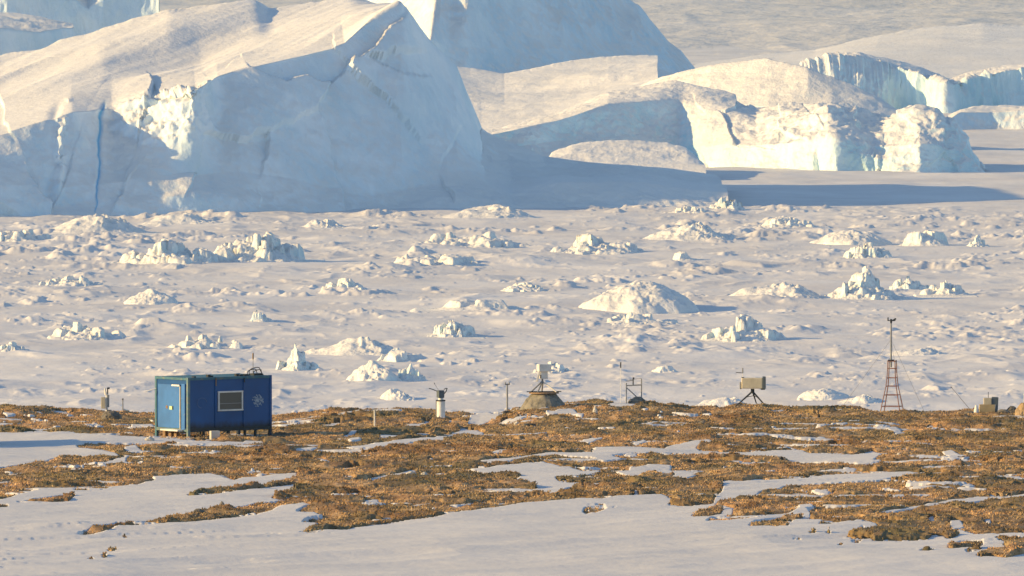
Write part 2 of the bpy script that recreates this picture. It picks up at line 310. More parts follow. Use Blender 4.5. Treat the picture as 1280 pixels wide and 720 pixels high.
def gz(x, d):
    a, b, t = ground_all(np.array([float(x)]), np.array([float(d)])); return float(max(a[0], b[0]))
# non-uniform ground grid, dense where the camera looks
u = np.concatenate([[-3, -1, -.4, -.15, -.08], np.linspace(-.052, .052, 1150), [.08, .15, .4, 1, 3]])
dr = np.concatenate([[40, 120, 220, 280], np.arange(318, 575, .42), np.arange(575, 660, 4), [680, 720, 800, 950, 1150, 1300]])
U, D = np.meshgrid(u, dr); X = U*D
tz, sz, T = ground_all(X, D)
far = (D > 640) | (D < 300) | (np.abs(U) > .07)
zb = base_z(X, D); tz = np.where(far, zb-.12, tz); sz = np.where(far, zb, sz)
tag(grid('snow_ground', X, D, sz, M['snow']), 'wind-packed snow lying on the coastal hill in front', kind='structure')
sel = (dr > 300) & (dr < 600); us = np.abs(u) < .07
tag(grid('tundra_ground', X[np.ix_(sel, us)], D[np.ix_(sel, us)], tz[np.ix_(sel, us)], M['tundra'], attr={'clump': clump(X, D)[np.ix_(sel, us)]}), 'orange brown tundra turf on the coastal ridge', kind='structure')
# dry grass tufts
NT = 150000
d = 330+RS.rand(NT*2)**.8*232; x = (RS.rand(NT*2)*.1-.05)*d
tz_, sz_, t_ = ground_all(x, d); keep = (t_ > -.09) & (tz_ > sz_-.05) & (RS.rand(NT*2) < .4+.6*sstep(-.1, .3, fbm(x/1.1, d/3, o=3, seed=81)))
x, d, z0 = x[keep][:NT], d[keep][:NT], tz_[keep][:NT]; n = len(x)
co = []; 
hgt = .03+.05*RS.rand(n)
for k in range(3):
    a = RS.rand(n)*6.28; wv = .02+.025*RS.rand(n); ox = (RS.rand(n)-.5)*.1; oy = (RS.rand(n)-.5)*.1
    lx = (RS.rand(n)-.35)*.10; ly = (RS.rand(n)-.5)*.08
    co.append(np.stack([np.stack([x+ox-np.cos(a)*wv, d+oy-np.sin(a)*wv, z0-.02], -1), np.stack([x+ox+np.cos(a)*wv, d+oy+np.sin(a)*wv, z0-.02], -1), np.stack([x+ox+lx, d+oy+ly, z0+hgt*(.6+.5*RS.rand(n))], -1)], 1))
co = np.concatenate(co).reshape(-1, 3)
g = tris('tundra_grass', co, np.arange(len(co)).reshape(-1, 3), M['grass']); at_ = g.data.attributes.new('clump', 'FLOAT', 'POINT'); at_.data.foreach_set('value', np.tile(np.repeat(clump(x, d), 3), 3).astype(np.float32)); tag(g, 'short dry orange grass tufts covering the tundra', 'grass', kind='stuff')

# ------------------------------------------------------------------ frozen sea
pyr = np.concatenate([np.linspace(1500, 600, 20), np.linspace(580, 195, 1000), np.linspace(194.5, 20, 260), np.linspace(18, -60, 30), [-75, -90]])
dr = ground_d(pyr)
u = np.concatenate([[-3, -1, -.4, -.15, -.08], np.linspace(-.056, .056, 1150), [.08, .15, .4, 1, 3]])
U, D = np.meshgrid(u, dr); X = U*D
def ice_z(X, D, full=True):
    fade = sstep(.075, .058, np.abs(X/D))*sstep(1300, 1700, D)*sstep(12000, 6000, D)
    z = fbm(X/34, D/50, o=3, seed=101)*.9 + fbm(X/9, D/20, o=3, seed=102)*.16 + np.maximum(fbm(X/16, D/30, o=3, seed=103, ridged=True)-.2, 0)*.9*sstep(3060, 2960, D)*sstep(-.2, .3, fbm(X/45, D/60, o=2, seed=109))
    if full:
        pm = sstep(.0, .35, fbm(X/26, D/60, o=4, seed=104)-.02)
        rub = np.maximum(fbm(X/5.5, D/11, o=4, seed=105)-.10, 0)*2.6
        calm = .35+.45*sstep(2050, 2350, D)
        z = z+pm*rub*sstep(3060, 2960, D)*calm
        f2 = np.maximum(fbm(X/2.2, D/5.5, o=3, seed=106)-.38, 0)*.6*sstep(-.1, .3, fbm(X/24, D/40, o=2, seed=110))
        z = z+f2*sstep(3060, 2960, D)
    return z*fade
Z = ice_z(X, D)
CL = [(RS.uniform(-.05, .05), 150+262+225*RS.rand()**1.35) for _ in range(90)]
for c_ in CL:                                        # low wind-drifted mounds that carry the rubble
    dd = H*F/c_[1]; xx = c_[0]*dd; w = RS.uniform(3, 10); l = w*RS.uniform(.8, 2); h = RS.uniform(.25, .9)
    j0, j1 = np.searchsorted(dr, dd-l*3), np.searchsorted(dr, dd+l*3); i0, i1 = np.searchsorted(u, (xx-w*3.5)/dd), np.searchsorted(u, (xx+w*3.5)/dd)
    gx = (X[j0:j1, i0:i1]-xx)/w; gd = (D[j0:j1, i0:i1]-dd)/l; gx = gx+.5*noise(gx+c_[0]*900, gd); gd = gd+.5*noise(gx+9, gd+c_[1])
    Z[j0:j1, i0:i1] += h*np.exp(-(np.where(gx < 0, gx/1.0, gx/.75))**2-gd**2)
for k in range(1500):
    if k % 8: c_ = CL[RS.randint(90)]; rowp = c_[1]+RS.normal(0, 3.5); uu_ = c_[0]+RS.normal(0, .0026)
    else: rowp = 150+RS.uniform(262, 520); uu_ = RS.uniform(-.05, .05)
    dd = H*F/max(rowp, 412); xx = uu_*dd
    w = .42*math.exp(RS.normal(.5, .5))*(1+(dd-1800)/2500); l = w*RS.uniform(1.0, 2.4); h = RS.uniform(.15, .55)*(.35+.4*w)
    j0, j1 = np.searchsorted(dr, dd-l*2), np.searchsorted(dr, dd+l*2); i0, i1 = np.searchsorted(u, (xx-w*2.2)/dd), np.searchsorted(u, (xx+w*2.2)/dd)
    if j1-j0 < 2 or i1-i0 < 3: continue
    gx = (X[j0:j1, i0:i1]-xx)/w; gd = (D[j0:j1, i0:i1]-dd)/l; th = RS.uniform(0, 3.1)
    wx = gx*math.cos(th)+gd*math.sin(th); wd = -gx*math.sin(th)+gd*math.cos(th)
    side = np.clip((1-np.maximum(np.abs(wx), np.abs(wd)))*RS.uniform(1, 3), 0, 1.4); top_ = 1+RS.uniform(-.5, .5)*wx+RS.uniform(-.5, .5)*wd
    Z[j0:j1, i0:i1] += h*np.minimum(side, np.maximum(top_, 0))
    lee = np.exp(-((gx-1.3)/1.0)**2-(gd/.8)**2)*.25*h; Z[j0:j1, i0:i1] += lee
tag(grid('sea_ice', X, D, Z, M['sea']), 'snow-covered frozen sea with rough ice and drifts', kind='structure')
def iz(x, d): return float(ice_z(np.array([x]), np.array([d]), False)[0])

# ------------------------------------------------------------------ ice sheet rising inland behind the bergs
dd = np.concatenate([np.linspace(5200, 12000, 260), np.linspace(12100, 14000, 12)]); uu = np.concatenate([[-2, -.5, -.12], np.linspace(-.06, .06, 420), [.12, .5, 2]])
U, D = np.meshgrid(uu, dd); X = U*D
Zs = -4+np.clip((D-5600)/3400, 0, None)**1.2*36+np.clip(D-12000, 0, None)*.012 + fbm(X/260, D/700, o=4, seed=120)*5+fbm(X/40, D/160, o=4, seed=121, ridged=True)*1.1
tag(grid('ice_sheet', X, D, Zs, M['sheet']), 'grey pink inland ice rising to the horizon', kind='structure')

# ------------------------------------------------------------------ icebergs: lofted solids
def resamp(line, N, ts, soft=False, jit=0):
    p = np.array([[a[0], a[1]] for a in line], float); ds = []
    for a in line: ds.append(float(ground_d(a[1], -2)) if len(a) < 3 else (float(ground_d(a[1], -2))+a[2][0] if isinstance(a[2], tuple) else a[2]))
    t = (p[:, 0]-p[0, 0])/(p[-1, 0]-p[0, 0])
    px = np.interp(ts, t, p[:, 0]); py = np.interp(ts, t, p[:, 1]); d = np.interp(ts, t, ds)
    k = max(2, int(N*.012)); kk = np.hanning(2*k+3)[1:-1]; kk /= kk.sum(); sm = lambda v: np.convolve(np.pad(v, (k, k), 'edge'), kk, 'valid')
    d = sm(d); py = sm(py) if soft else py
    if jit: py = py+jit*(1.5*noise(px/13, px*0+N)+.8*noise(px/4.5, px*0+N+3)+.5*noise(px/2, px*0+N+5))
    a, b = ray(px, py); return np.stack([a*d, d, H+b*d], -1)
def berg(name, lines, segs, amps, mat_, label, N=420, scale=(14, 14, 22), back=80, seed=1, ridged=True, cat='iceberg', fine=.25, strat=None, blue=None):
    ts = np.linspace(0, 1, N); L = [resamp(l, N, ts, i_ > 2) for i_, l in enumerate(lines)]
    q = L[0]; nd_ = np.minimum(q[:, 1], L[1][:, 1]-8); q[:, 0] *= nd_/q[:, 1]; q[:, 1] = nd_; q[:, 2] = -2
    bk = L[-1].copy(); bk[:, 1] += back; bk[:, 0] *= (1+back/bk[:, 1]*.2); bk[:, 2] = -3; L.append(bk); segs = list(segs)+[30]; amps = list(amps)+[1.0]
    rows = []; am = []
    for i, (a, b) in enumerate(zip(L[:-1], L[1:])):
        for k in range(segs[i]):
            f = k/segs[i]; rows.append(a*(1-f)+b*f)
            e = .35+.65*math.sin(math.pi*f) if i < len(amps) else 1
            am.append(amps[i]*e)
    rows.append(L[-1]); am.append(0)
    P = np.array(rows); am = np.array(am)[:, None]*np.ones((1, N))
    gu = np.gradient(P, axis=1); gv = np.gradient(P, axis=0); nrm = np.cross(gu, gv); nrm /= np.linalg.norm(nrm, axis=-1, keepdims=True)+1e-9
    x, y, z = P[..., 0], P[..., 1], P[..., 2]
    big = fbm(x/scale[0], y/scale[1], z/scale[2], o=4, seed=seed*31)
    det = fbm(x/scale[0]*4, y/scale[1]*4, z/scale[2]*4, o=4, seed=seed*31+7, ridged=ridged)
    D_ = am*(big*1.5+det*fine)
    if strat: D_ = D_+strat(P)
    at_ = {'blue': blue(P)} if blue else None
    P = P+nrm*D_[..., None]
    lr = sum(segs[:-1]); rw = np.exp(-((np.arange(len(P))-lr)/2.5)**2)[:, None]; xx = L[-2][:, 0][None, :]*F/L[-2][:, 1].mean()
    P[..., 2] += rw*np.minimum(1, sstep(-2, 8, P[..., 2]))*P[..., 1]/F*(1.6*noise(xx/31, xx*0+seed+.37)+.6*noise(xx/11, xx*0+seed+3.41)+.3*noise(xx/3.7, xx*0+seed+5.63))
    o = grid(name, P[..., 0], P[..., 1], P[..., 2], mat_, attr=at_); tag(o, label, cat); return o

def facet(P, n, box, tilt, seed):
    rs = np.random.RandomState(seed); x, z = P[..., 0], P[..., 2]; c = np.stack([rs.uniform(box[0], box[1], n), rs.uniform(box[2], box[3], n)], -1)
    wx = x+2.5*fbm(x/9, z/9, o=3, seed=seed); wz = (z+2.5*fbm(x/9+5, z/9, o=3, seed=seed+1))*1.2
    k = np.argmin(np.stack([(wx-a)**2+(wz-b*1.2)**2 for a, b in c]), 0); tx = rs.uniform(-tilt, tilt, n)[k]; tz = rs.uniform(-tilt, tilt, n)[k]
    return tx*(x-c[k, 0])+tz*(z-c[k, 1])+rs.uniform(-.5, .5, n)[k]
# A: the big tilted berg
A0 = [(-190,272,2905),(0,272,2925),(200,270,2948),(350,271,2966),(450,268,2984),(560,266,3000),(700,266,3010),(800,266,3015),(912,264,3025)]
A1 = [(-190,232,2915),(0,235,2936),(200,222,2964),(300,215,2978),(420,235,2997),(470,240,3004),(560,225,3022),(640,238,3035),(700,228,3030),(800,228,3040),(910,240,3045)]
A2 = [(-190,215,2930),(0,168,2955),(90,140,2970),(140,136,2992),(190,122,2988),(244,112,2974),(272,95,3003),(430,52,3040),(470,20,3055),(498,4,3062),(530,48,3075),(565,84,3090),(598,166,3100),(680,195,3110),(760,206,3100),(840,213,3092),(900,222,3085)]
A3 = [(-190,150,3060),(0,118,3060),(130,84,3070),(250,84,3080),(350,52,3100),(440,20,3120),(480,12,3122),(502,8,3122),(532,52,3125),(566,90,3135),(600,170,3150),(680,198,3150),(760,205,3140),(840,211,3135),(896,219,3130)]
A4 = [(-190,110,3170),(0,70,3170),(110,42,3170),(210,6,3180),(320,2,3200),(335,14,3200),(440,-3,3200),(500,14,3190),(534,56,3190),(568,96,3190),(602,175,3190),(680,200,3185),(760,206,3180),(840,211,3175),(890,219,3170)]
def strA(P):
    x, y, z = P[..., 0], P[..., 1], P[..., 2]
    top = sstep(3010, 3060, y)*sstep(3230, 3190, y)*sstep(10, 18, z)
    q = .93*x-.36*y; al = .36*x+.93*y
    s = fbm(q/8, al/70, o=3, seed=302)*.6+(1-2*np.abs(noise(q/19, al/140, seed=303)))*1.25
    fr = sstep(3010, 2985, y); wx = x+1.6*fbm(z/9, z*0, o=3, seed=304)
    xb = (125-640)/F*2960; xl = (77-640)/F*2955
    ta = sstep(3, 9, z)*(.35+.65*np.abs(fbm(z/4, z*0, o=2, seed=305)))
    g = (-.7*np.exp(-((wx-xb)/.5)**2)+2.2*np.exp(-((wx-xl)/1.0)**2)*(fbm(z/3, x/3, o=2, seed=306) > -.15)-1.0*np.exp(-((wx-xl+2.2)/1.3)**2))*ta
    lo = np.exp(-((x-(205-640)/F*2980)/11)**2)*fr*sstep(16, 24, z)*(fbm(x/4, y/4, z/4, o=4, seed=308)*5)
    fa = facet(P, 34, (-165, 55, 0, 65), .13, 41)*sstep(3075, 3045, y)*sstep(0, 4, z)*sstep(2, -18, x)
    return top*s+fr*g+lo+fa
berg('iceberg', [A0, A1, A2, A3, A4], [70, 70, 60, 50], [1.6, 1.5, .25, .25], M['bergA'], 'huge tilted iceberg with shaded front cliff and snowy top sloping left', N=900, back=50, seed=1, scale=(16, 16, 26), strat=strA, fine=.16, blue=lambda P: np.exp(-((P[..., 0]+1.6*fbm(P[..., 2]/9, P[..., 2]*0, o=3, seed=304)-(125-640)/F*2960)/(.12+.016*P[..., 2]))**2)*sstep(3010, 2985, P[..., 1])*sstep(0, 3, P[..., 2]))
# sunlit drift strip beyond the tongue
berg('snow_bank', [[(672,211,3300),(700,210,3300),(790,209,3290),(860,208,3290),(884,209,3290)], [(674,208,3310),(700,206,3315),(760,206,3312),(830,206,3312),(860,205,3312),(882,207,3310)], [(676,206,3330),(690,190,3370),(715,180,3380),(780,175,3385),(835,177,3385),(858,184,3370),(880,205,3330)]], [6, 30], [.3, .5], M['berg'], 'narrow sunlit snow bank between the big berg and the shaded slope behind it', N=200, back=20, seed=2, cat='snow bank', scale=(6, 10, 4))
# B: rounded berg on the right with its shaded left flank
B0 = [(590,200,3380),(700,204,3410),(860,215),(940,216),(1000,220),(1100,219),(1180,218),(1234,216)]
B1 = [(594,190,3395),(700,176,3430),(850,182,3462),(885,184,3445),(940,182,3428),(1000,178,3410),(1045,176,3397),(1092,184,3403),(1150,180,3393),(1200,190,3402),(1233,212,3398)]
B2 = [(596,172,3405),(700,150,3437),(760,130,3460),(850,124,3485),(890,132,3475),(945,150,3458),(1000,142,3440),(1035,131,3428),(1070,138,3440),(1105,150,3434),(1145,141,3420),(1168,142,3418),(1195,160,3415),(1232,211,3410)]
B3 = [(598,168,3470),(690,142,3500),(760,116,3510),(840,100,3510),(900,112,3500),(945,134,3490),(1000,134,3475),(1040,126,3460),(1082,134,3465),(1110,146,3470),(1150,135,3440),(1170,140,3440),(1196,158,3440),(1231,210,3420)]
berg('iceberg', [B0, B1, B2, B3], [46, 46, 30], [1.7, 1.7, 1.2], M['cyan'], 'rounded white iceberg with sunlit rough face and a long shaded left slope', N=700, back=70, seed=3, scale=(14, 20, 12), fine=.2, strat=lambda P: facet(P, 44, (-15, 150, 0, 25), .16, 43)*.8*sstep(48, 66, P[..., 0])+sstep(58, 85, P[..., 0])*(fbm(P[..., 0]/4, P[..., 1]/4, P[..., 2]/3.2, o=4, seed=77)*.9+fbm(P[..., 0]/9, P[..., 1]/9, P[..., 2]/6, o=3, seed=78, ridged=True)*.6))
# C: smooth ridge just behind
C0 = [(780,150),(900,152),(1000,154),(1130,150)]
C1 = [(790,134,3690),(860,130,3665),(960,134,3640),(1040,138,3630),(1125,145,3640)]
C2 = [(800,106,3715),(850,90,3700),(890,80,3690),(960,73,3680),(1010,84,3665),(1060,104,3660),(1100,124,3655),(1120,138,3655)]
berg('iceberg', [C0, C1, C2], [40, 40], [1.6, 1.3], M['cyan'], 'smooth white iceberg ridge with a rounded crest just behind the rounded berg', N=420, back=90, seed=4, scale=(22, 22, 14), fine=.12)
# D: cyan cliff at the right
D0 = [(1000,142,4240),(1100,142,4240),(1190,142),(1290,140),(1460,140)]
D1 = [(1000,84,4265),(1040,74,4270),(1075,70,4275),(1110,80,4280),(1150,92,4270),(1185,108,4255),(1215,98,4270),(1250,90,4280),(1290,84,4285),(1460,78,4290)]
D2 = [(1000,80,4400),(1040,71,4420),(1075,67,4440),(1110,74,4440),(1150,84,4420),(1185,98,4400),(1215,90,4420),(1250,84,4440),(1290,78,4440),(1460,70,4440)]
def strD(P):
    x, y, z = P[..., 0], P[..., 1], P[..., 2]; return fbm(x/7, z/60, o=4, seed=311, ridged=True)*3.2*sstep(4300, 4270, y)
berg('iceberg', [D0, D1, D2], [60, 30], [2.2, 1.5], M['cyan'], 'pale turquoise iceberg cliff with vertical grooves at the right edge', N=520, back=60, seed=5, scale=(18, 18, 40), strat=strD)
# low shaded berg at the right edge
berg('iceberg', [[(1182,166),(1300,166),(1420,166)], [(1184,150,3960),(1200,140,3965),(1240,140,3970),(1300,136,3970),(1420,140,3970)], [(1186,144,4010),(1215,134,4020),(1260,133,4030),(1300,131,4030),(1420,135,4030)]], [24, 14], [1.6, 1.0], M['bergblue'], 'low flat-topped berg in front of the turquoise cliff at the right edge', N=240, back=30, seed=6)
# dome behind the cliff
berg('iceberg', [[(840,142,4900),(1100,140,4900),(1500,140,4900)], [(855,100,5000),(950,84,5040),(1050,72,5060),(1150,70,5060),(1280,70,5060),(1500,80,5060)], [(870,80,5180),(940,70,5220),(1020,62,5260),(1100,44,5300),(1180,32,5340),(1230,30,5340),(1290,32,5340),(1500,50,5300)]], [30, 60], [1.5, 1.2], M['berg'], 'broad smooth snow dome rising behind the turquoise cliff', N=320, back=200, seed=7, scale=(60, 60, 30), fine=.05)
# berg 2 : tall shaded berg in the middle distance
E0 = [(380,130,4640),(548,130,4500),(700,134,4560),(800,130,4620),(884,118,4680)]
E1 = [(400,60,4640),(500,60,4560),(538,50,4515),(560,60,4530),(700,60,4600),(800,80,4650),(880,108,4700)]
E2 = [(420,-30,4700),(500,-60,4660),(560,-80,4610),(588,-30,4570),(640,-50,4610),(700,-40,4660),(770,-12,4700),(800,8,4710),(835,50,4720),(850,62,4720),(878,96,4725)]
berg('iceberg', [E0, E1, E2], [50, 60], [3.5, 3.0], M['bergblue'], 'tall blue shaded iceberg with a curved right edge behind the big tilted berg', N=520, back=200, seed=8, scale=(30, 30, 45))
# slab 3
F0 = [(555,172,3690),(600,170,3700),(680,158,3710),(760,136,3720),(826,118,3730)]
F1 = [(556,168,3700),(602,166,3705),(680,152,3715),(760,128,3725),(822,108,3735)]
F2 = [(555,80,3900),(590,84,3900),(630,91,3890),(680,82,3900),(720,76,3910),(760,71,3915),(822,70,3915)]
berg('iceberg', [F0, F1, F2], [10, 80], [.5, 1.3], M['berg'], 'flat sunlit iceberg slab tilted towards us in front of the tall shaded berg', N=320, back=60, seed=9, scale=(30, 40, 20), fine=.15)
# upper left bergs
berg('iceberg', [[(-160,20),(20,22),(40,26),(120,25),(200,24)], [(-160,-20,5250),(20,-25,5255),(60,-6,5262),(80,-12,5262),(110,12,5262),(150,-20,5270),(198,-20,5270)], [(-160,-50,5350),(20,-50,5350),(110,-50,5350),(198,-50,5350)]], [40, 20], [4.5, 3], M['bergblue'], 'blue iceberg wall with a bright broken face at the upper left corner', N=300, back=60, seed=10, scale=(22, 22, 40))
berg('iceberg', [[(-200,66),(0,68),(60,62),(95,40)], [(-200,36,4800),(0,36,4800),(50,40,4830),(92,34,4900)], [(-200,22,4980),(0,15,4980),(40,20,4960),(90,30,4960)]], [20, 30], [2.2, 2.2], M['berg'], 'low cream-coloured snowy berg lying behind the big tilted berg at the left edge', N=240, back=80, seed=11, scale=(28, 28, 16))

# ------------------------------------------------------------------ ice hummocks on the frozen sea
HUM = [
 (115,290,125,22,'drift','long smooth snow mound against the foot of the big iceberg, farthest left'),
 (228,280,105,13,'drift','low wide snow mound at the iceberg foot just right of the long smooth mound'),
 (205,330,112,32,'rubble','left one of the two largest hummocks lying below the big cliff'),
 (318,327,118,36,'rubble','right one of the two largest hummocks, ending in a steep broken tip'),
 (22,300,84,14,'rubble','low bluish ice hummock near the left edge below the cliff'),
 (190,382,62,19,'dome','small rounded blue grey dome below the two largest hummocks'),
 (88,360,84,13,'rubble','flat bluish rubble patch left of the rounded blue grey dome'),
 (325,403,30,14,'block','dark blue shaded ice block standing alone above the hut roof'),
 (105,422,94,17,'rubble','rough grey ice heap up left of the hut'),
 (255,434,94,15,'rubble','low turquoise tinted heap above the hut'),
 (369,467,44,28,'pyramid','white shark-fin shaped ice block to the right of the hut roof'),
 (468,478,54,27,'dome','round-topped pale blue block, larger of the pair right of the shark fin'),
 (512,477,40,18,'pyramid','small white peak leaning on the round-topped pale blue block'),
 (497,500,54,14,'drift','small smooth drift between the round-topped block and the ridge'),
 (506,449,70,16,'block','low slanted blue grey slab above the round-topped block'),
 (445,440,130,22,'drift','long cream drift with a rough top above the slanted slab'),
 (565,420,56,18,'rubble','small bright rubble heap right of the long cream drift'),
 (605,272,125,15,'drift','wide mound with a dark rough top at the middle of the iceberg foot'),
 (590,306,130,18,'rubble','flat heap with a bright left end below the wide middle mound'),
 (535,330,112,13,'rubble','turquoise grey flat rubble left of the picture middle'),
 (748,316,100,25,'rubble','bright cracked hummock with a blue shaded right side above the pebbly mound'),
 (860,300,96,20,'drift','cream hummock with a long blue shadow under the shadowed ice'),
 (803,386,128,38,'pebbly','large oval mound with a pebbly surface in the middle right'),
 (600,390,112,14,'block','long low blue shaded slab left of the pebbly mound'),
 (790,406,104,12,'rubble','thin blue grey rubble line just below the pebbly mound'),
 (655,363,64,12,'rubble','small mixed heap between the turquoise rubble and the pebbly mound'),
 (1078,373,98,36,'pyramid','tall pointed hummock with broken rocks of ice above the red mast'),
 (1066,306,84,19,'dome','rounded cream mound with a dark blue right side up the frozen sea'),
 (1082,320,58,17,'rubble','small bright heap leaning below the rounded cream mound'),
 (1155,307,58,20,'block','square bluish ice block standing right of the rounded cream mound'),
 (960,373,136,20,'drift','long pale drift right of the pebbly mound'),
 (935,427,92,30,'rubble','large tumbled heap of white ice boulders right of the middle'),
 (1138,361,50,17,'rubble','rough white knob just right of the tall pointed hummock'),
 (1182,369,52,14,'rubble','low spiky blue heap right of the rough white knob'),
 (1222,308,26,13,'pyramid','tiny white pyramid near the right edge'),
 (1030,499,56,14,'dome','blue shaded low dome behind the tripod and the mast'),
 (1076,504,62,10,'drift','thin white drift touching the ridge left of the red mast'),
 (985,285,72,13,'rubble','bright low heap near the edge of the long blue shadow'),
 (830,466,58,10,'block','thin slanted ice slab above the wire instrument stand'),
 (855,323,36,12,'block','small dark blue block right of the bright cracked hummock'),
 (432,363,56,15,'rubble','blue white broken heap right of the two largest hummocks'),
 (14,441,44,12,'rubble','pale blue heap cut by the left edge'),
 (690,466,44,12,'rubble','small blue topped heap right behind the instrument head on the concrete mound'),
 (1150,440,90,9,'drift','thin bright drift right of the mast top'),
 (400,285,60,10,'drift','small bright mound at the iceberg foot left of the wide middle mound'),
 (908,264,44,16,'rubble','broken ice heap at the blunt right end of the big iceberg low shelf'),
 (860,268,50,9,'rubble','low broken crust lying along the foot of the big iceberg low shelf'),
 (900,510,110,14,'drift','smooth white drift right behind the ridge left of the tripod'),
]
def hummock(i, px, py, w, h, kind, label):
    d = float(ground_d(py)); pxm = F/d; W_ = w/pxm/2; Ht = h/pxm*1.12; W_ *= 1.22; Ht *= .66; L_ = max(W_*1.2, Ht*2.2)
    n, m = (150, 110)
    gu, gv = np.meshgrid(np.linspace(-1.3, 1.3, n), np.linspace(-1.3, 1.3, m)); rs = np.random.RandomState(i+5)
    wu = gu+.22*fbm(gu*1.7+i*9, gv*1.7, o=3, seed=400); wv = gv+.22*fbm(gu*1.7, gv*1.7+i*5, o=3, seed=401)
    r = np.hypot(wu, wv); env = np.clip(1-r, 0, 1)
    if kind == 'drift': hh = sstep(0, 1, env)*(.75+.5*fbm(gu*2.2+i, gv*2.2, o=4, seed=402)) + .5*env*np.maximum(fbm(gu*6+i, gv*6, o=3, seed=403, ridged=True)-.1, 0)*sstep(-.1, .3, gu)
    elif kind == 'dome': hh = np.sqrt(np.clip(env, 0, 1))*(.85+.25*fbm(gu*2+i, gv*2, o=3, seed=404))+.06*fbm(gu*9+i, gv*9, o=3, seed=405)*sstep(0, .2, env)
    elif kind == 'pebbly': hh = np.clip(1-r*r, 0, 1)**.8*.95+.032*fbm(gu*22, gv*18, o=2, seed=406)*sstep(0, .15, env)
    else:
        K = {'rubble': 34, 'block': 6, 'pyramid': 22}[kind]; base = .34*sstep(0, .9, env)*(1+.5*fbm(gu*2+i, gv*2, o=3, seed=411)); hh = base
        ww = gu+.07*fbm(gu*5+i, gv*5, o=3, seed=409); vv = gv+.07*fbm(gu*5, gv*5+i, o=3, seed=410)
        for q in range(K):
            sx = rs.normal(0, .42); sy = rs.normal(0, .38); rr = math.hypot(sx, sy)
            if rr > .95: continue
            hq = (1-.72*rr)*rs.uniform(.3, 1.0)**1.3; a = rs.uniform(.07, .24); b = a*rs.uniform(.5, 1.3)
            if kind == 'block' : a *= 1.9; b *= 1.6
            if kind == 'pyramid' and q == 0: sx = rs.uniform(-.15, .2); sy = 0; hq = 1.05; a, b = .42, .5
            th = rs.uniform(0, 3.14); c_, s_ = math.cos(th), math.sin(th); p = ((ww-sx)*c_+(vv-sy)*s_)/a; o_ = (-(ww-sx)*s_+(vv-sy)*c_)/b
            side = np.clip((1-np.maximum(np.abs(p), np.abs(o_)))*rs.uniform(1.3, 3.5), -1, 1)
            topp = 1+rs.uniform(-.35, .35)*p+rs.uniform(-.35, .35)*o_
            if kind == 'pyramid' and q == 0: side = np.clip(1-np.maximum(np.abs(p)*(1.2 if sx > 0 else .9), np.abs(o_)), -1, 1)
            hh = np.maximum(hh, np.minimum(side, topp)*hq)
        lee = np.exp(-((gu-.45)/.5)**2-(gv/.35)**2)*.22*sstep(0, .3, env); hh = np.maximum(hh, lee)+.04*env*fbm(gu*8+i, gv*8, o=3, seed=408, ridged=True)
    hh = np.clip(hh, 0, None); hh = hh/np.percentile(hh, 99.3)
    edge = sstep(1.02, .9, np.maximum(np.abs(gu), np.abs(gv))/1.3)
    x0 = (px-640)/F*d; Zh = iz(x0, d)-.35+hh*(Ht+.3)*edge-(1-edge)*.6
    # skirt: soft apron of drifted snow
    ap = np.exp(-(r/.7)**2)*Ht*.22
    Zh = Zh+ap*edge
    XX = gu*W_; YY = gv*L_; dn = .06+.09*Ht
    gx = np.gradient(Zh, axis=1)/np.gradient(XX, axis=1); gy = np.gradient(Zh, axis=0)/np.gradient(YY, axis=0); ln = np.sqrt(1+gx*gx+gy*gy)
    d3 = fbm(XX/1.3+i, YY/1.3, Zh/.9, o=4, seed=430)*dn*(2.0 if kind in ('rubble', 'pyramid') else .8)*sstep(0, .25, env)
    XX = XX-gx/ln*d3; YY = YY-gy/ln*d3; Zh = Zh+d3/ln
    o = grid('ice_hummock', XX, YY, Zh-Zh.min(), M['hum']); o.location = (x0, d, Zh.min())
    tag(o, label, 'ice hummock', 'ice hummocks on the frozen sea')
for i, hdef in enumerate(HUM): hummock(i, *hdef)

# ------------------------------------------------------------------ small built things
class MB:
    def __init__(s): s.bm = bmesh.new()
    def box(s, c, size, rot=None, bev=0.0):
        m = Matrix.Translation(c) @ (rot.to_4x4() if rot else Matrix.Identity(4)) @ Matrix.Diagonal((*size, 1))
        r = bmesh.ops.create_cube(s.bm, size=1, matrix=m)
        if bev: bmesh.ops.bevel(s.bm, geom=list({e for v in r['verts'] for e in v.link_edges}), offset=bev, segments=2, affect='EDGES', profile=.6)
        return s
    def bar(s, a, b, r, r2=None, n=8):
        a = Vector(a); b = Vector(b); v = b-a
        m = Matrix.Translation((a+b)/2) @ v.to_track_quat('Z', 'Y').to_matrix().to_4x4()
        bmesh.ops.create_cone(s.bm, cap_ends=True, segments=n, radius1=r, radius2=r if r2 is None else r2, depth=v.length, matrix=m); return s
    def ball(s, c, r, sc=(1, 1, 1), sub=2):
        bmesh.ops.create_icosphere(s.bm, subdivisions=sub, radius=r, matrix=Matrix.Translation(c) @ Matrix.Diagonal((*sc, 1))); return s
    def tube(s, pts, r):
        for a, b in zip(pts[:-1], pts[1:]): s.bar(a, b, r, n=6)
        return s
    def build(s, name, m, parent=None, label=None, smooth=False):
        me = bpy.data.meshes.new(name); s.bm.to_mesh(me); s.bm.free(); me.materials.append(m)
        if smooth: me.polygons.foreach_set('use_smooth', [True]*len(me.polygons))
        o = bpy.data.objects.new(name, me); C.objects.link(o)
        if parent: o.parent = parent
        if label: o['label'] = label
        return o
def thing(name, label, cat, loc, rz=0, group=None):
    o = bpy.data.objects.new(name, None); C.objects.link(o); o.location = loc; o.rotation_euler = (0, 0, rz); o.empty_display_size = .3
    return tag(o, label, cat, group)
def place(px, d):
    x = (px-640)/F*d; return Vector((x, d, gz(x, d)))
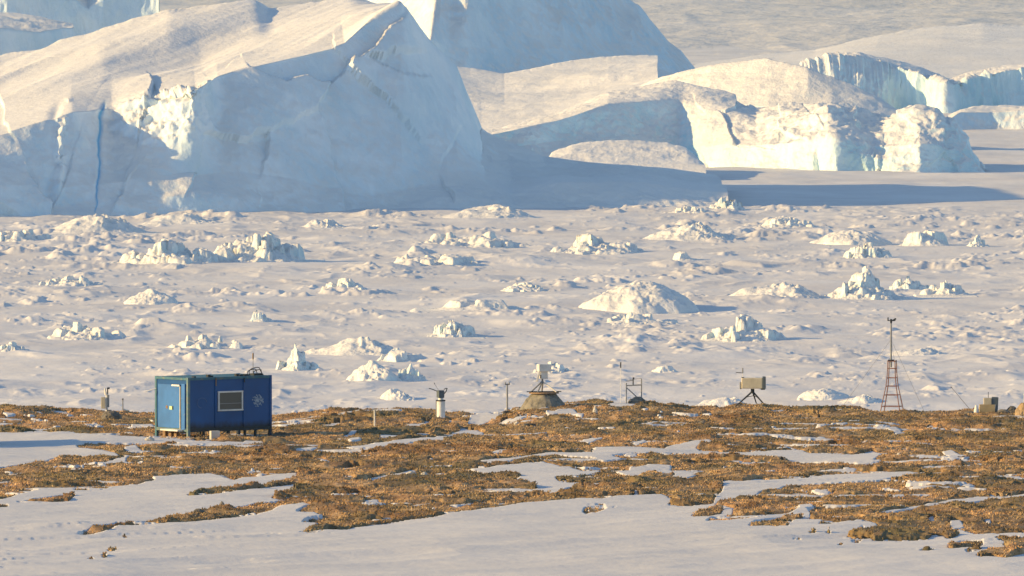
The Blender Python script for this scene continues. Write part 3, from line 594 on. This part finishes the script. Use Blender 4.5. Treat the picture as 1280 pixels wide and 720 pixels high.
def at_row(px, py):
    """point on the hill seen at this pixel"""
    best = None
    for d in np.arange(340, 562, 1.0):
        x = (px-640)/F*d; z = float(base_z(np.array([x]), np.array([d]))[0])
        e = abs(topix(x, d, z)[1]-py)
        if best is None or e < best[0]: best = (e, x, d)
    return Vector((best[1], best[2], gz(best[1], best[2])))
def rock(px, py, w, h, m, label, seed, group=None, d=None, flat=.8):
    p = place(px, d) if d else at_row(px, py); s = F/p.y; bm = bmesh.new(); bmesh.ops.create_icosphere(bm, subdivisions=4, radius=1)
    co = np.array([v.co[:] for v in bm.verts])
    k = 1+.38*fbm(co[:, 0]*1.3+seed, co[:, 1]*1.3, co[:, 2]*1.3, o=4, seed=500+seed)
    k = k+.12*fbm(co[:, 0]*4+seed, co[:, 1]*4, co[:, 2]*4, o=3, seed=520, ridged=True); co = co*k[:, None]; co[:, 0] *= 1-.28*np.clip(co[:, 2], -.5, 1)
    for v, c in zip(bm.verts, co): v.co = (c[0]*w/s/2*1.1, c[1]*w/s/2*flat, c[2]*h/s*.62+h/s*.35)
    me = bpy.data.meshes.new('boulder'); bm.to_mesh(me); bm.free(); me.materials.append(m)
    o = bpy.data.objects.new('boulder', me); C.objects.link(o); o.location = p; return tag(o, label, 'rock', group)

# --- blue hut
TH = R(38); HL, HW = 4.68, 2.50
hp = at(235, 548.5, 508.0)
hut = thing('field_hut', 'dark blue field hut with one window and a light blue door, raised on steel legs', 'hut', hp, TH)
z0, z1 = .36, 2.66
MB().box((HL/2, HW/2, (z0+z1)/2), (HL-.06, HW-.06, z1-z0-.04)).build('wall', M['blue'], hut)
def frame_bar(c, s, m='teal'): MB().box(c, s, bev=.01).build('corner_post', M[m], hut)
for cx, cy, mm in ((.0, .0, 'corner'), (HL, 0, 'blue'), (0, HW, 'teal'), (HL, HW, 'blue')):
    frame_bar((cx+(.06 if cx == 0 else -.06), cy+(.06 if cy == 0 else -.06), (z1+.12)/2-.1), (.13, .13, z1+.12+.1), mm)
for y_ in (.05, HW-.05): MB().box((HL/2, y_, z1), (HL-.26, .12, .11), bev=.01).build('top_rail', M['teal'], hut)
for x_ in (.05, HL-.05): MB().box((x_, HW/2, z1), (.12, HW-.26, .11), bev=.01).build('top_rail', M['teal'], hut)
MB().box((HL/2, HW/2, z1+.03), (HL-.28, HW-.28, .05)).build('roof', M['teal'], hut)
for y_ in (.04, HW-.04): MB().box((HL/2, y_, z0+.01), (HL-.26, .10, .16), bev=.01).build('bottom_rail', M['dark'], hut)
MB().box((.04, HW/2, z0+.01), (.10, HW-.26, .14), bev=.01).build('bottom_rail', M['corner'], hut)
for x_ in (HL/3-.02, HL*2/3+.0):
    MB().box((x_, .015, (z0+z1)/2), (.07, .07, z1-z0-.14), bev=.01).build('wall_rib', M['blue'], hut)
MB().box((HL/3-.02, -.03, z1-.16), (.05, .03, .36)).build('bracket', M['wood'], hut)
MB().box((HL*2/3, -.03, z1-.12), (.05, .03, .2)).build('bracket', M['dark'], hut)
MB().box((.62, .02, z0+.045), (1.0, .02, .02)).build('kick_strip', M['dark'], hut)
# window
wx0, wx1, wz0, wz1 = 1.72, 3.08, 1.28, 2.10
wx0, wx1 = HL*.365, HL*.645; wz0, wz1 = 1.22, 2.04
wf = MB()
for c, s in ((((wx0+wx1)/2, 0, wz1), (wx1-wx0+.10, .07, .07)), (((wx0+wx1)/2, 0, wz0), (wx1-wx0+.10, .07, .07)), ((wx0, 0, (wz0+wz1)/2), (.07, .07, wz1-wz0-.07)), ((wx1, 0, (wz0+wz1)/2), (.07, .07, wz1-wz0-.07))): wf.box(c, s, bev=.008)
wf = wf.build('window', M['white'], hut)
MB().box(((wx0+wx1)/2, .012, (wz0+wz1)/2), (wx1-wx0-.06, .02, wz1-wz0-.06)).build('pane', M['glass'], wf)
MB().box(((wx0+wx1)/2, .0, wz0+.30), (wx1-wx0-.10, .012, .03)).build('blind_edge', M['grey'], wf)
# worn painted marks
rs = random.Random(5)
mk = MB()
for k in range(110):
    a = rs.random()*6.28; r_ = rs.random()**.9*.27
    mk.box((HL*.835+math.cos(a)*r_*1.2, -.004+.02*0+.024, 1.60+math.sin(a)*r_), (.02+.045*rs.random(), .004+.006*rs.random(), .02+.03*rs.random()), Matrix.Rotation(rs.random()*3, 3, 'Y'))
mk.build('worn_emblem', M['flake'], hut, 'flaked white painted mark')
mk = MB()
for k in range(15):
    a = 2.2*k/14*1.9+.3; mk.box((HL*.17+math.cos(a)*.26, .02, 1.58+math.sin(a)*.22), (.09, .008, .028), Matrix.Rotation(-a+1.57, 3, 'Y'))
mk.build('worn_emblem', M['flake2'], hut, 'faint scuffed round mark')
# door end (local -x face)
dr_ = MB().box((-.0, HW*.56, 1.42), (.06, HW*.66, 1.94), bev=.01).build('door', M['lblue'], hut)
MB().box((-.045, HW*.90-1.15, 1.35), (.03, .05, .16)).build('handle', M['dark'], dr_)
MB().box((-.035, HW*.50, 1.34), (.012, .22, .16)).build('sticker', M['green'], dr_)
MB().box((-.037, HW*.62, 1.37), (.012, .14, .13)).build('sticker', M['wood'], dr_)
MB().box((-.02, .14+.18, 1.42), (.05, .26, 2.05)).build('side_panel', M['lblue'], hut)
MB().box((-.045, HW*.21, 1.38), (.04, .045, 1.90)).build('door_trim', M['beige'], hut)
MB().box((-.045, HW*.21+.34, 2.36), (.04, .58, .07)).build('door_trim', M['white'], hut)
MB().box((-.16, HW*.40, .36), (.34, 1.3, .07)).build('door_step', M['white'], hut)
MB().bar((-.05, HW*.93, 2.18), (-.45, HW*1.05, 2.02), .02).build('rail_arm', M['white'], hut)
# legs under
for x_, y_ in ((.95, .12), (1.7, .14), (2.35, .12), (3.25, .12), (3.85, .14), (.3, 1.2), (.9, HW-.15), (2.4, HW-.15), (3.9, HW-.15)):
    MB().box((x_, y_, .10), (.09, .09, .52)).build('leg', M['dark'], hut)
MB().bar((1.75, .16, .0), (2.3, .16, .33), .025).build('brace', M['teal'], hut)
for y_ in (.4, .8, 1.25): MB().box((.1, y_+.6, .10), (.16, .2, .46), bev=.02).build('support_block', M['wood'], hut)
# roof gear
zt = z1+.06
an = MB().bar((HL-.68, .5, zt-.02), (HL-.68, .5, zt+.95), .014).build('antenna', M['grey'], hut)
MB().bar((HL-.68, .5, zt+.72), (HL-.68, .5, zt+1.0), .035).build('antenna_tip', M['wood'], an)
for cx, rr in ((HL-.78, .30), (HL-.48, .27), (HL-.62, .38)):
    MB().tube([(cx+math.cos(math.pi*k/10)*rr, .35+.1*math.sin(k), zt+math.sin(math.pi*k/10)*rr*.95) for k in range(11)], .018).build('cable_loop', M['dark'], hut)
MB().box((HL-.5, .5, zt+.04), (.5, .3, .09), bev=.01).build('junction_box', M['dark'], hut)
for x_, sz_ in ((HL-1.75, .12), (HL-1.5, .09), (HL-1.25, .10), (1.35, .13), (1.5, .08), (.55, .07)):
    MB().box((x_, .3, zt+sz_/2-.02), (.14, .16, sz_)).build('roof_clamp', M['dark'], hut)
MB().bar((HL-1.7, .32, zt+.05), (HL-1.0, .32, zt+.03), .02).build('roof_rod', M['dark'], hut)
cb = at_row(268, 549); 
o = MB().box((0, 0, .17), (.42, .3, .40), Matrix.Rotation(.3, 3, 'Z'), bev=.03).build('concrete_block', M['palerock']); o.location = cb; tag(o, 'pale concrete block lying under the front edge of the blue hut', 'concrete block')

# --- left instrument post
p = at_row(133, 521); s = F/p.y
t = thing('instrument_post', 'white instrument post carrying a beige box, standing left of the hut', 'instrument', p)
MB().bar((0, 0, -.1), (0, 0, 1.05), .055).build('post', M['white'], t)
MB().box((-.17, -.02, .62), (.2, .26, .55), bev=.02).build('equipment_box', M['beige'], t)
MB().box((.07, 0, .7), (.10, .12, .6), bev=.02).build('conduit', M['grey'], t)
MB().bar((-.05, 0, 1.0), (-.09, 0, 1.32), .06, .035).build('sensor_head', M['white'], t)
MB().bar((.04, 0, 1.02), (.04, 0, 1.34), .03).build('sensor_tube', M['dark'], t)
MB().box((.08, 0, 1.32), (.12, .08, .08)).build('sensor_cap', M['dark'], t)
MB().box((.12, 0, .26), (.22, .1, .04)).build('bracket', M['dark'], t)
rock(138, 524, 22, 12, M['rock'], 'grey rock at the foot of the post with the beige box', 1)
rock(126, 521, 12, 7, M['brownrock'], 'small ochre rock left of the post with the beige box', 2)
p = at_row(153, 516); t = thing('marker_stake', 'short dark stake between the beige box post and the hut', 'stake', p)
MB().bar((0, 0, -.1), (0, 0, .62), .028).build('stake', M['grey'], t); MB().box((0, 0, .60), (.08, .05, .06)).build('cap', M['dark'], t)
for k, (a, b, lb) in enumerate([((172, 521), (191, 528), 'pale pole lying on the turf against the door side of the hut'), ((155, 516), (172, 523), 'shorter pale plank lying behind the leaning pole')]):
    A = at_row(*a); B = at_row(*b); mid = (A+B)/2; o = MB().bar(A-mid+Vector((0,0,.08)), B-mid+Vector((0,0,.06)), .045).build('plank', M['white']); o.location = mid; tag(o, lb, 'plank')
# --- stake right of hut
p = at_row(468, 535); t = thing('marker_stake', 'thin white stake with a small crossbar standing in the turf right of the hut', 'stake', p)
MB().bar((0, 0, -.1), (0, 0, .78), .035).build('stake', M['white'], t); MB().box((0, 0, .78), (.22, .05, .03)).build('crossbar', M['white'], t)
# --- barrel instrument
p = at_row(551, 524); t = thing('radiation_sensor', 'white barrel-shaped pedestal with a grey sensor box and two thin arms', 'instrument', p)
MB().bar((0, 0, -.1), (0, 0, .88), .205, .20, 24).build('pedestal', M['white'], t, smooth=False)
MB().bar((0, 0, .88), (0, 0, .94), .22, .22, 24).build('collar', M['dark'], t)
MB().bar((0, 0, .94), (0, 0, 1.03), .13, .12, 16).build('neck', M['white'], t)
MB().box((-.02, 0, 1.22), (.30, .26, .36), Matrix.Rotation(.5, 3, 'Z'), bev=.02).build('sensor_box', M['slate'], t)
MB().tube([(-.15, 0, 1.34), (-.38, 0, 1.44), (-.58, 0, 1.50)], .02).build('arm', M['dark'], t)
MB().tube([(.14, 0, 1.22), (.26, 0, 1.36), (.30, 0, 1.50)], .025).build('arm', M['dark'], t)
MB().tube([(.14, 0, 1.44), (.24, 0, 1.5), (.32, 0, 1.48)], .02).build('arm', M['dark'], t)
MB().bar((-.3, 0, 1.7), (-.3, 0, 1.76), .02).bar((-.3, 0, 1.7), (-.12, 0, 1.42), .006).build('probe', M['dark'], t)
MB().bar((-.23, -.05, .1), (-.23, -.05, .95), .018).build('cable_pipe', M['grey'], t)
# --- pole with head
p = place(634, 553); p.z = gz(p.x, p.y)
t = thing('sensor_pole', 'slim grey pole with a small two-cup head, standing left of the concrete mound', 'instrument', p)
MB().bar((0, 0, -.1), (0, 0, 1.42), .042).build('pole', M['grey'], t)
MB().box((0, 0, 1.44), (.24, .08, .04)).build('crossarm', M['dark'], t)
for sx in (-.09, .09): MB().bar((sx, 0, 1.44), (sx, 0, 1.54), .045, .035, 10).build('sensor_cup', M['grey'], t)
MB().ball((-.06, 0, .05), .14, (1.2, 1, .8)).ball((.08, 0, .03), .12).build('base_stone', M['dark'], t)
# --- concrete mound with platform and white instrument
p = place(680, 552); zg = p.z
gu, gv = np.meshgrid(np.linspace(-1, 1, 80), np.linspace(-1, 1, 60)); r_ = np.hypot(gu, gv)
Zm = np.clip(1.18-np.clip(r_, 0, 1.02)**1.7*1.2, 0, .85)/.85*.80; Zm = Zm+fbm(gu*3, gv*3, Zm*3, o=4, seed=600)*.16*sstep(.84, .6, Zm)-.12
o = grid('concrete_mound', gu*1.22, gv*1.2, Zm, M['concrete']); o.location = p; tag(o, 'grey concrete mound under the round wooden platform', 'concrete mound')
top = zg+.70
t = thing('sky_camera', 'white box instrument on a grey tripod over the concrete mound', 'instrument', (p.x, p.y, top))
MB().bar((0, 0, -.03), (0, 0, .04), .74, .72, 28).build('platform', M['wood'], t)
MB().box((0, -.1, .065), (1.7, .12, .04), Matrix.Rotation(.2, 3, 'Z')).build('plank', M['dark'], t)
for a, b in (((-.62, -.2, .06), (-.06, 0, .58)), ((.60, -.25, .06), (.0, 0, .50)), ((-.1, .4, .06), (-.05, 0, .55)), ((-.3, -.35, .06), (-.1, 0, .5))):
    MB().bar(a, b, .04).build('leg', M['grey'] if a[0] < .5 else M['white'], t)
MB().bar((-.08, 0, .5), (-.08, 0, .75), .05).build('neck', M['grey'], t)
MB().box((-.02, 0, .88), (.36, .3, .40), Matrix.Rotation(.25, 3, 'Z'), bev=.02).build('lower_housing', M['white'], t)
MB().box((.0, 0, 1.22), (.62, .5, .36), Matrix.Rotation(.25, 3, 'Z'), bev=.03).build('upper_housing', M['white'], t)
MB().box((-.26, -.12, .84), (.10, .12, .62), Matrix.Rotation(.25, 3, 'Y'), bev=.01).build('side_arm', M['white'], t)
MB().box((-.16, -.18, .80), (.05, .06, .16)).build('latch', M['dark'], t)
# --- small white rod in turf
p = at_row(744, 518); t = rock(744, 519, 5, 8, M['palerock'], 'small white stone standing in the turf right of the concrete mound', 4)
# --- wire stand
p = place(783, 553); p2 = place(802, 553); w_ = p2.x-p.x
t = thing('instrument_stand', 'thin grey two-legged frame with a crossbar and diagonal brace', 'instrument', p)
zb_ = max(0, 0)
for xx_, hh in ((0, 1.0), (w_, 1.2)): MB().bar((xx_, 0, -.2), (xx_, 0, hh), .03).build('leg', M['grey'], t)
MB().bar((-.02, 0, .86), (w_, 0, .90), .03).build('crossbar', M['grey'], t)
MB().bar((.03, 0, .75), (w_-.02, 0, .12), .028).build('brace', M['grey'], t)
MB().bar((w_*.45, 0, .9), (w_*.45, 0, 1.2), .028).ball((w_*.45+.02, 0, 1.22), .05).build('sensor_post', M['dark'], t)
MB().bar((w_*.2, 0, 1.15), (w_, 0, 1.22), .012).bar((-.02, 0, 1.08), (w_*.45, 0, 1.12), .02).build('upper_bar', M['grey'], t)
rr = place(776, 553); t = thing('thin_mast', 'very thin mast with a dark tip left of the two-legged frame', 'mast', rr)
MB().bar((0, 0, -.2), (0, 0, 1.75), .011).build('rod', M['white'], t); MB().bar((0, 0, 1.72), (0, 0, 2.0), .03).build('tip', M['dark'], t)
rock(797, 506, 18, 9, M['rock'], 'dark rock at the foot of the two-legged frame', 5, d=553)
rock(789, 506, 7, 6, M['rock'], 'small dark stone left of the rock at the two-legged frame', 6, d=553)
# --- tripod telescope
p = place(941, 554); t = thing('tripod_instrument', 'cream box instrument with a grey end cap on a black tripod', 'instrument', p)
hub = Vector((0, 0, .72))
for a in ((-.84, -.1, -.02), (.20, .6, .1), (.66, -.15, -.02)): MB().bar(a, hub, .028, .045).build('leg', M['dark'], t)
MB().bar((0, 0, .62), (0, 0, .84), .09).build('tripod_head', M['dark'], t)
for a, b in (((-.35, -.05, .43), (.05, .1, .5)), ((.05, .1, .5), (.28, -.06, .43))): MB().bar(a, b, .015).build('spreader', M['dark'], t)
MB().box((-.03, 0, 1.12), (1.02, .5, .52), bev=.04).build('casing', M['cream'], t)
MB().box((.56, 0, 1.14), (.16, .52, .60), bev=.03).build('end_cap', M['slate'], t)
MB().box((.50, 0, .83), (.2, .3, .06)).build('end_bracket', M['dark'], t)
MB().box((-.58, 0, 1.0), (.10, .3, .34), bev=.03).build('lens_hood', M['grey'], t)
MB().bar((-.48, 0, 1.36), (-.48, 0, 1.62), .012).build('rod', M['white'], t); MB().bar((-.48, 0, 1.60), (-.48, 0, 1.86), .03).build('wind_sensor', M['grey'], t)
MB().bar((-.48, 0, 1.62), (-.82, 0, 1.64), .022).build('sensor_arm', M['grey'], t)
MB().box((-.48, 0, 1.395), (.12, .1, .04)).build('latch', M['dark'], t)
# --- red lattice mast
p = place(1115.5, 553); k_ = p.y/F
t = thing('lattice_mast', 'rusty red four-legged lattice mast with a thin pole and cup anemometer on top', 'mast', p)
hm = (515-450)*k_
prof = [(0, 15.5), (.12, 13.4), (.28, 11), (.5, 7.8), (.7, 6.2), (1, 5.4)]
def wd(f): return np.interp(f, [a for a, b in prof], [b for a, b in prof])*k_
fr = np.linspace(0, 1, 9)
def cor(f, k): 
    w = wd(f); q = [(-1, -.62), (.62, -1), (1, .62), (-.62, 1)][k]; return Vector((q[0]*w, q[1]*w, f*hm))
for k in range(4):
    MB().tube([cor(f, k)-Vector((0, 0, .15 if f == 0 else 0)) for f in fr], .025).build('leg', M['red'], t)
for f in (.11, .33, .5, .66, .84, .98):
    for k in range(4): MB().bar(cor(f, k), cor(f, (k+1) % 4), .017).build('rung', M['red'], t)
MB().bar((-.05, 0, hm-.35), (-.05, 0, hm+1.82), .045, .035).build('mast_pole', M['grey'], t)
MB().box((-.05, 0, hm), (.28, .28, .05)).build('top_plate', M['dark'], t)
hd = MB().box((-.03, 0, hm+1.92), (.34, .04, .04)).bar((-.05, 0, hm+1.8), (-.05, 0, hm+2.0), .05).build('anemometer', M['dark'], t)
for a, b in (((-.2, 0, hm+1.90), (-.2, 0, hm+2.08)), ((.14, 0, hm+1.92), (.14, 0, hm+2.04)), ((.02, 0, hm+1.94), (.2, 0, hm+2.02))): MB().bar(a, b, .03).build('cup', M['dark'], hd)
for ex, ey in ((-2.4, 1), (1.6, -1), (.6, 2.5)):
    q = place(1115.5+ex/k_, 553+ey); MB().bar((-.05, 0, hm+1.0), (ex, ey, q.z-p.z), .0065, n=5).build('guy_wire', M['cable'], t)
# --- right hand group
p = place(1236, 553); t = thing('equipment_cabinet', 'two stacked plywood boxes with a dark slate side on the ridge at the right', 'cabinet', p)
MB().box((-.06, 0, .14), (.76, .5, .50), bev=.02).build('lower_box', M['tan'], t)
MB().box((-.04, 0, .55), (.38, .42, .32), bev=.02).build('upper_box', M['beige'], t)
MB().box((.32, .04, .57), (.32, .44, .36), Matrix.Rotation(.05, 3, 'Y'), bev=.02).build('slate_box', M['slate'], t)
MB().box((.40, .04, .14), (.11, .5, .56), Matrix.Rotation(.06, 3, 'Y')).build('side_board', M['slate'], t)
MB().bar((-.0, 0, .68), (-.0, 0, .95), .013).ball((0, 0, .97), .025).build('rod', M['dark'], t)
p = place(1221, 552.5); t = thing('radiation_shield', 'small white stepped cone left of the plywood boxes', 'instrument', p)
MB().bar((0, 0, -.05), (0, 0, .24), .15, .11, 14).build('base', M['white'], t)
MB().bar((0, 0, .24), (0, 0, .42), .09, .06, 14).build('top', M['white'], t)
rock(1255, 513, 14, 5, M['rock'], 'flat dark rock right against the plywood boxes', 7, d=552)
rock(1266, 513, 11, 9, M['rock'], 'round dark boulder right of the plywood boxes', 8, d=553)
rock(1281, 521, 17, 17, M['brownrock'], 'ochre boulder cut by the right edge', 9, d=546)
rock(1212, 515, 12, 4, M['rock'], 'flat stone lying left of the white stepped cone', 10, d=551)
A = at(1189, 484, 553.0); B = place(1218, 552.5); pl_ = thing('leaning_rod', 'thin dark rod leaning towards the white stepped cone', 'rod', B)
MB().bar((0, 0, 0), A-B, .012, n=6).build('rod', M['cable'], pl_); MB().box((A-B), (.08, .05, .05)).build('tip', M['grey'], pl_)
p = place(1282, 551); t = thing('marker_post', 'pale yellow post cut by the right edge of the ridge', 'post', p)
MB().bar((0, 0, -.2), (0, 0, .95), .06, .06, 12).build('post', M['cream'], t); MB().bar((0, 0, .95), (0, 0, 1.05), .08, .04, 12).build('cap', M['white'], t)
# --- stones
for i, (px, py, w, h, m, lb) in enumerate([
 (530,598,10,7,'palerock','brightest white stone in the middle of the turf below the barrel pedestal'),
 (514,593,10,4,'palerock','flat whitish stone beside the brightest white stone'),
 (277,636,5,6,'rock','dark upright stone on the thin turf strip in the front snow'),
 (248,645,12,5,'rock','dark low rock half in the thin turf strip'),
 (186,551,10,5,'palerock','pale lump beside the door legs of the hut'),
 (1124,573,4,3,'palerock','tiny pale stone by the snow patch below the red mast'),
 (905,575,5,4,'rock','small grey stone above the long snow tongue in the middle right'),
 (878,532,8,4,'rock','grey stone below the ridge left of the black tripod'),
 (895,512,6,4,'rock','small dark rock on the ridge left of the black tripod'),
 (646,533,6,4,'palerock','pale stone in the turf below the concrete mound')]):
    rock(px, py, w, h, M[m], lb, 20+i)
# unseen boulder shape added off-frame, stretched deep to shade the left snow patch
rock(-52, 556, 60, 52, M['rock'], 'unseen boulder shape added outside the left edge to cast a shadow', 40, flat=5)

# ------------------------------------------------------------------ air
hz = bpy.data.materials.new('haze_air'); hz.use_nodes = True; t = hz.node_tree; t.nodes.clear()
ou = t.nodes.new('ShaderNodeOutputMaterial'); pv = t.nodes.new('ShaderNodeVolumePrincipled'); pv.inputs['Color'].default_value = (.55, .80, 1.0, 1)
pv.inputs['Density'].default_value = 3.6e-5; pv.inputs['Anisotropy'].default_value = .2; t.links.new(pv.outputs[0], ou.inputs['Volume'])
hzo = MB().box((0, 10500, 97), (126000, 22400, 206)).build('haze', hz); tag(hzo, 'thin pale blue arctic air', 'haze', kind='stuff')
